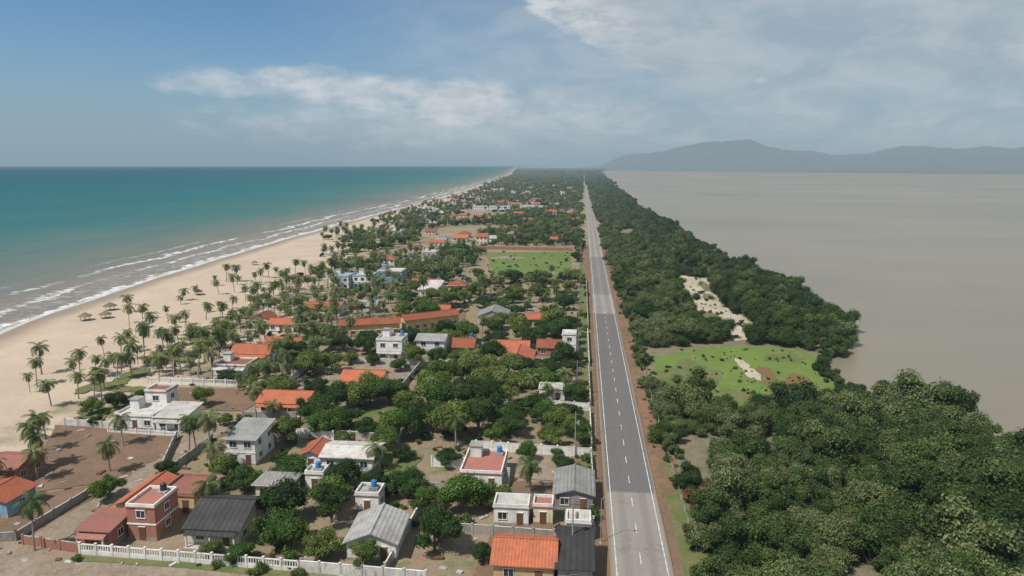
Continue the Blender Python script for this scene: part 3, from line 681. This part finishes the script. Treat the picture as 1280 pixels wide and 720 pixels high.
# yard clutter: planks, blocks, buckets lying about, one object per material
for mt,nn in (('conc',150),('wood',120),('concw',70),('tankb',8)):
    V=[];Fc=[]; k=0
    while k<nn:
        x,y=R(-106,1),84+R(0,1)**1.4*130
        if not free(x-.2,y-.2,x+.2,y+.2): continue
        a=R(0,6.28); l,w_,hh=R(.2,.9),R(.12,.4),R(.1,.45); ca,sa=math.cos(a),math.sin(a); b0=len(V)
        for zz in (-.05,hh):
            for u,v in ((-l,-w_),(l,-w_),(l,w_),(-l,w_)): V.append((x+u*ca-v*sa,y+u*sa+v*ca,zz if zz<0 else hh*R(.7,1)))
        Fc+= [(b0+4,b0+5,b0+6,b0+7),(b0,b0+1,b0+5,b0+4),(b0+1,b0+2,b0+6,b0+5),(b0+2,b0+3,b0+7,b0+6),(b0+3,b0,b0+4,b0+7)]; k+=1
    add('yard_clutter',mkmesh('yard_clutter_'+mt,V,Fc,[MT[mt]]))
# ------------------------------------------------------------ vegetation
def tnear(name,meshes,x,y,s=1,z=0):
    return add(name,random.choice(meshes),(x,y,z),R(0,6.28),(s*R(.9,1.1),s*R(.9,1.1),s*R(.85,1.12)))
KT=[(-20.3,92,4.2),(-18,104,4.6),(-14.5,106.5,3.3),(-28.5,108,3.5),(-29,87,2.6),(-36,89,3.3),(-38.3,99,3.8),(-43.5,92,4.4),(-45.6,98,4),(-41,104,3.6),(-40,111,3.4),(-50,111.5,4),(-57,108,3.6),(-78,103,3),(-58.3,128,4),(-56.5,141,4.8),(-55,148,4.6),(-49,137,3.6),
(-34,137,5),(-27,136,5.2),(-20.5,137,5.2),(-14,138,4.6),(-44,154,5),(-35,153,5.4),(-25,154,5.8),(-16,154,5),(-30,146,5.6),(-21,146,5.4),(-38,146,4.6),(-49,155,4.4),(-28,166,5.4),(-20,165,5),(-35,161,5),(-24,121.5,3),(0.2,134,3.2),(-4,139,4),(-2,146,3.8),(-1,158,3.4),(0,166,3),(-12.9,90,1.8),(-5.5,133,3.2),(-86.6,148,3),(-105,144,3),(-109,141,2.6),(-101,147,2.6),(-71,176,5),(-77,181,4.6),(-66,177,4),(-71,199,4),(-52,207,5),(-36,212,5),(-42,213,4.6),(-9.2,175,3.4),(-14,178,3),(-6.6,220,5),(-4,226,4.4),(-2,215,3.6),(-25,178,3.6),(-63,158,3.4),(-80,158,3),(-90,166,2.6),(-30,97,2.6),(-2.8,120,2.6),(-10,125,2.4),(-62,112,3),(-16,131.5,2.8),(-38,128,3.2),(-33,123,2.6),(-68,134,2.4),(-75,137,2),(-3,182,3),(-1,192,3),(-18,215,4),(-28,232,5),(-20,228,4),(-9,236,5),(-83,205,3.6),(-80,212,4),(-10,150,4),(-8,145,3.6),(-46,128,2.6),(-24,104,2.6),(-52,88,2),(-47,87,2.2),(-9,184,3),(-64,186,3),(-40,188,3.4),(-28,192,3.2),(-48,180,3)]
for x,y,r in KT: tnear('broadleaf_tree',BL,x,y,r/4.3)
tnear('dry_brown_tree',[DRY],18.8,108,1.0); tnear('dry_brown_tree',[DRY],21.0,111,.7)
KP=[(-143,168),(-122,145),(-112,146),(-98,112),(-96,109),(-101,114),(-78,86.5),(-85,113),(-65.8,115),(-68,117),(-76,126),(-74.3,121),(-8,112.5),(-7,158),(-71,164),(-153,220),(-172,247),(-132,168),(-139,209),(-132,213),(-113,150),(-118,158),(-128,176),(-90,124),(-104,120),(-108,126),(-24,129.5),(-4,162),(-36,118),(-12,163),(-27.5,169),(-32,172),(-100,104),(-59,101),(-70,140),(-66,142),(-84,160),(-79,167),(-94,166)]
for x,y in KP: tnear('palm_tree',PM,x,y,R(.78,1.0))
pts=[(x,y) for x,y,_ in KT]+KP
def ok(x,y,dm):
    if not free(x-1.3,y-1.3,x+1.3,y+1.3): return False
    return all((x-a)**2+(y-b)**2>dm*dm for a,b in pts)
LOT=[(-112,104,-76,134),(-108,146,-76,161),(-82,84,-76,160),(-92,84,-76,103),(-66,170,-46,186),(-12,100,-4,116)]
def lotfree(x,y): return all(not(a<x<c and b<y<d) for a,b,c,d in LOT)
def palms(nn,x0,x1,y0,y1,dm,name='palm_tree'):
    k=t=0
    while k<nn and t<nn*30:
        t+=1; x,y=R(x0,x1),R(y0,y1)
        if x<coast(y)+38 or not lotfree(x,y) or not ok(x,y,dm): continue
        tnear(name,PM,x,y,R(.55,1.0)); pts.append((x,y)); k+=1
palms(36,-140,-108,145,240,4); palms(130,-124,-72,165,262,3.0); palms(30,-172,-120,225,340,5); palms(125,-132,-66,250,345,3.3); palms(24,-70,-5,215,330,5)
k=t=0
while k<95 and t<5000:
    t+=1; x,y=R(-76,-1),R(86,335)
    if not lotfree(x,y) or not ok(x,y,4.4): continue
    if y<130 and R(0,1)<.8: continue
    tnear('broadleaf_tree',BL,x,y,R(.45,1.1)); pts.append((x,y)); k+=1
cb=mkcoll('bush_variants',BS); bp=[]
while len(bp)<700:
    y=84+R(0,1)**1.3*250; x=R(-108,3)
    if not lotfree(x,y) or not free(x-.3,y-.3,x+.3,y+.3): continue
    if mnoise.noise(Vector((x*.06,y*.06,2)))<-.05: continue
    bp.append((x,y,0,R(.4,1.1)))
for i in range(130): y=R(85,260); bp.append((R(16.5,20.5),y,0,R(.4,.9)))
for i in range(60): bp.append((R(14.4,17),R(120,500),0,R(.2,.5)))
for i in range(240):
    y=R(158,214); x=R(22,64)
    if mnoise.noise(Vector((x*.12,y*.12,5)))>.05: bp.append((x,y,0,R(.15,.55)))
for i in range(70): y=R(228,362); x=R(43,61); bp.append((x,y,0,R(.3,.9)))
for i in range(60): bp.append((R(-60,-8),R(345,450),0,R(.3,.9)))
instancer('shrubs',cb,bp,3,.5,1.25)
cp=mkcoll('palm_grove_variants',PM); cf=mkcoll('far_tree_variants',FB); gp_=[];fp=[]
y=335.
while y<5200:
    st=5.5 if y<800 else (8 if y<1600 else 13)
    x=coast(y)+ (60 if y<500 else 34)
    while x<0:
        xx=x+R(-.5,.5)*st; yy=y+R(-.5,.5)*st
        if free(xx-1,yy-1,xx+1,yy+1) and xx<0:
            gapn=mnoise.noise(Vector((xx*.014,yy*.009,1)))
            sandy=(xx-coast(yy))/200.
            if gapn>(-.15 if yy<1600 else -.3) and R(0,1)<(.30+sandy*1.1 if yy<900 else .85):
                pal=R(0,1)<(.9-sandy*.6)
                if free(xx-2,yy-3,xx+2,yy+1): (gp_ if pal else fp).append((xx,yy,0,1 if yy<1600 else 1.5))
        x+=st
    y+=st
instancer('palm_grove',cp,gp_,5,.7,1.05); instancer('tree_grove',cf,fp,3,.4,.95)
def inpoly(x,y,P):
    c=False; j=len(P)-1
    for i in range(len(P)):
        if (P[i][1]>y)!=(P[j][1]>y) and x<(P[j][0]-P[i][0])*(y-P[i][1])/(P[j][1]-P[i][1])+P[i][0]: c=not c
        j=i
    return c
CLR=[(18,196),(19,214),(35,218),(50,222),(68,218),(76,206),(76,190),(74,178),(62,167),(47,154),(32,160),(18,170)]
STR=[(47,366),(63,350),(60,318),(58,290),(58,275),(64,250),(57,223),(46,220),(42,254),(41,302),(43,340)]
cm=mkcoll('mangrove_variants',MG); cfm=mkcoll('far_mangrove_variants',FM); mp=[];fm=[]
y=62.
while y<380:
    x=18.
    while x<lag(y)+1.5:
        xx=x+R(-1.6,1.6); yy=y+R(-1.6,1.6)
        if not inpoly(xx,yy,CLR) and not inpoly(xx,yy,STR) and not (xx<20 and R(0,1)<.5) and not(84<yy<100 and abs(xx-(38+ (yy-92)*.15))<1.0):
            g=mnoise.noise(Vector((xx*.07,yy*.07,7)))
            if g>-.38: mp.append((xx,yy,-.1,R(.55,1.25)*(1.0+.5*g+(.15 if xx>45 else 0))-(.25 if xx<22 else 0)))
        x+=3.3
    y+=3.3
# outlying mangrove clumps along the marsh shore
for i in range(26):
    yy=R(176,214); mp.append((lag(yy)-R(-1,2.5),yy,-.4,R(.3,.62)))
while y<4500:
    st=4.8 if y<900 else (7.5 if y<2000 else 12); x=18.
    while x<lag(y)+1:
        xx=x+R(-.5,.5)*st; yy=y+R(-.5,.5)*st
        if mnoise.noise(Vector((xx*.04,yy*.02,3)))>-.33: fm.append((xx,yy,-.1,(R(.55,1.05) if y<900 else 1.0) if y<2000 else 1.5))
        x+=st
    y+=st
instancer('mangrove_forest',cm,mp,5,.8,1.2); instancer('distant_mangrove_forest',cfm,fm,3,.75,1.1)
cc_=mkcoll('horizon_tree_variants',FB); hp=[]
for i in range(2600):
    y=4500+R(0,1)**1.5*9000; x=R(coast(y)+20,lag(y)-10); hp.append((x,y,-.3,R(1.5,3)))
instancer('distant_treeline',cc_,hp,3,1,1.3)
# ------------------------------------------------------------ sky, sun, camera
AZ=225; EL=55
w=bpy.data.worlds.new('World'); sc.world=w; w.use_nodes=True; nt=w.node_tree; nt.nodes.clear()
out=nd(nt,'ShaderNodeOutputWorld'); bg=nd(nt,'ShaderNodeBackground'); nt.links.new(bg.outputs[0],out.inputs[0])
sky=nd(nt,'ShaderNodeTexSky',sky_type='NISHITA'); sky.sun_disc=False; sky.sun_elevation=math.radians(EL); sky.sun_rotation=math.radians(AZ)
sky.air_density=1.0; sky.dust_density=.8; sky.ozone_density=3.0; sky.altitude=50
tc=nd(nt,'ShaderNodeTexCoord'); Dv=tc.outputs['Generated']; sp=nd(nt,'ShaderNodeSeparateXYZ'); nt.links.new(Dv,sp.inputs[0])
yy=M(nt,'MAXIMUM',sp.outputs[1],.05); U=M(nt,'DIVIDE',sp.outputs[0],yy); Vv=M(nt,'DIVIDE',sp.outputs[2],yy)
cv=nd(nt,'ShaderNodeCombineXYZ'); put(nt,cv.inputs[0],U); put(nt,cv.inputs[1],M(nt,'MULTIPLY',Vv,2.6))
n1=NO(nt,cv.outputs[0],8,4,.62,.5); n2=NO(nt,cv.outputs[0],3.5,3,.6,.3); n3=NO(nt,cv.outputs[0],22,4,.58)
nz=M(nt,'ADD',M(nt,'MULTIPLY',M(nt,'SUBTRACT',n1,.5),3.0),M(nt,'MULTIPLY',M(nt,'SUBTRACT',n3,.5),1.2))
def ell(u0,v0,a,b,tilt=0):
    du=M(nt,'SUBTRACT',U,u0); dv=M(nt,'SUBTRACT',M(nt,'SUBTRACT',Vv,v0),M(nt,'MULTIPLY',du,tilt))
    return M(nt,'SUBTRACT',1.0,M(nt,'ADD',M(nt,'POWER',M(nt,'ABSOLUTE',M(nt,'DIVIDE',du,a)),2.),M(nt,'POWER',M(nt,'ABSOLUTE',M(nt,'DIVIDE',dv,b)),2.)))
def cl(e,amp,lo,hi): return SS(nt,M(nt,'ADD',e,M(nt,'MULTIPLY',nz,amp)),lo,hi)
c1=M(nt,'MULTIPLY',cl(ell(-.48,.120,.16,.022,.02),1.0,-.4,1.2),.6)
c2=M(nt,'MULTIPLY',cl(ell(-.32,.104,.20,.026,-.07),.8,-.3,1.1),.75)
c3=M(nt,'MULTIPLY',cl(ell(-.165,.084,.09,.034,-.03),.7,-.3,.8),.78)
c6=M(nt,'MULTIPLY',cl(ell(-.43,.128,.06,.014,0),.7,-.2,1.0),.7)
c4=M(nt,'MULTIPLY',cl(ell(-.22,.066,.32,.035,0),1.0,-.7,1.6),.4)
cmk=M(nt,'MAXIMUM',M(nt,'MAXIMUM',M(nt,'MAXIMUM',c1,c2),M(nt,'MAXIMUM',c3,c4)),c6)
s=M(nt,'ADD',M(nt,'SUBTRACT',Vv,.212),M(nt,'MULTIPLY',M(nt,'ADD',U,.078),.61))
s=M(nt,'ADD',s,M(nt,'MULTIPLY',M(nt,'SUBTRACT',n1,.5),.06))
rim=M(nt,'MULTIPLY',M(nt,'MULTIPLY',SS(nt,s,-.004,.006),SS(nt,s,.12,.015)),M(nt,'MULTIPLY',SS(nt,Vv,.12,.21),SS(nt,n3,.2,.6)))
veil=M(nt,'MULTIPLY',SS(nt,s,-.006,.02),M(nt,'MULTIPLY_ADD',n2,.7,.6))
veil=M(nt,'MULTIPLY',M(nt,'MULTIPLY',veil,SS(nt,U,-.25,-.02)),SS(nt,Vv,.0,.13))
soft=M(nt,'MULTIPLY',M(nt,'MULTIPLY',SS(nt,U,-.50,.10),SS(nt,Vv,-.03,.07)),M(nt,'MULTIPLY_ADD',n1,.8,.32))
puff=M(nt,'MULTIPLY',cl(ell(.235,.112,.010,.006,0),.8,-.2,1.2),.45)
puff=M(nt,'MAXIMUM',puff,M(nt,'MULTIPLY',cl(ell(.56,.155,.10,.010,.02),1.2,.3,1.8),.5))
skyc=MIX(nt,1.0,sky.outputs[0],(.78,1.0,1.12),'MULTIPLY')
hz=SS(nt,sp.outputs[2],.18,-.01)
skyc=MIX(nt,M(nt,'MULTIPLY',hz,.85),skyc,(3.05,4.15,5.2))
skyc=MIX(nt,M(nt,'MINIMUM',M(nt,'MAXIMUM',veil,soft),.95),skyc,MIX(nt,SS(nt,n1,.3,.7),(3.9,4.8,5.5),(5.2,5.9,6.4)))
skyc=MIX(nt,M(nt,'MAXIMUM',M(nt,'MAXIMUM',cmk,puff),M(nt,'MULTIPLY',rim,.85)),skyc,MIX(nt,SS(nt,n3,.3,.75),(5.6,6.2,6.8),(7.9,8.0,8.2)))
nt.links.new(skyc,bg.inputs[0]); bg.inputs[1].default_value=.088
sl=bpy.data.lights.new('sun','SUN'); sl.energy=5.0; sl.angle=math.radians(.5); sl.color=(1,.93,.83)
so=bpy.data.objects.new('sun',sl); C.objects.link(so)
sdv=Vector((math.sin(math.radians(AZ))*math.cos(math.radians(EL)),math.cos(math.radians(AZ))*math.cos(math.radians(EL)),math.sin(math.radians(EL))))
so.rotation_euler=sdv.to_track_quat('Z','Y').to_euler(); so.location=(0,0,200)
cam=bpy.data.cameras.new('camera'); cam.sensor_width=36; cam.lens=880/1280*36; cam.clip_end=200000; cam.clip_start=.5
co=bpy.data.objects.new('camera',cam); C.objects.link(co); co.location=(0,0,55); co.rotation_euler=(math.pi/2-.17214,0,.09931)
sc.camera=co
print('counts',len(mp),len(fm),len(gp_),len(fp))
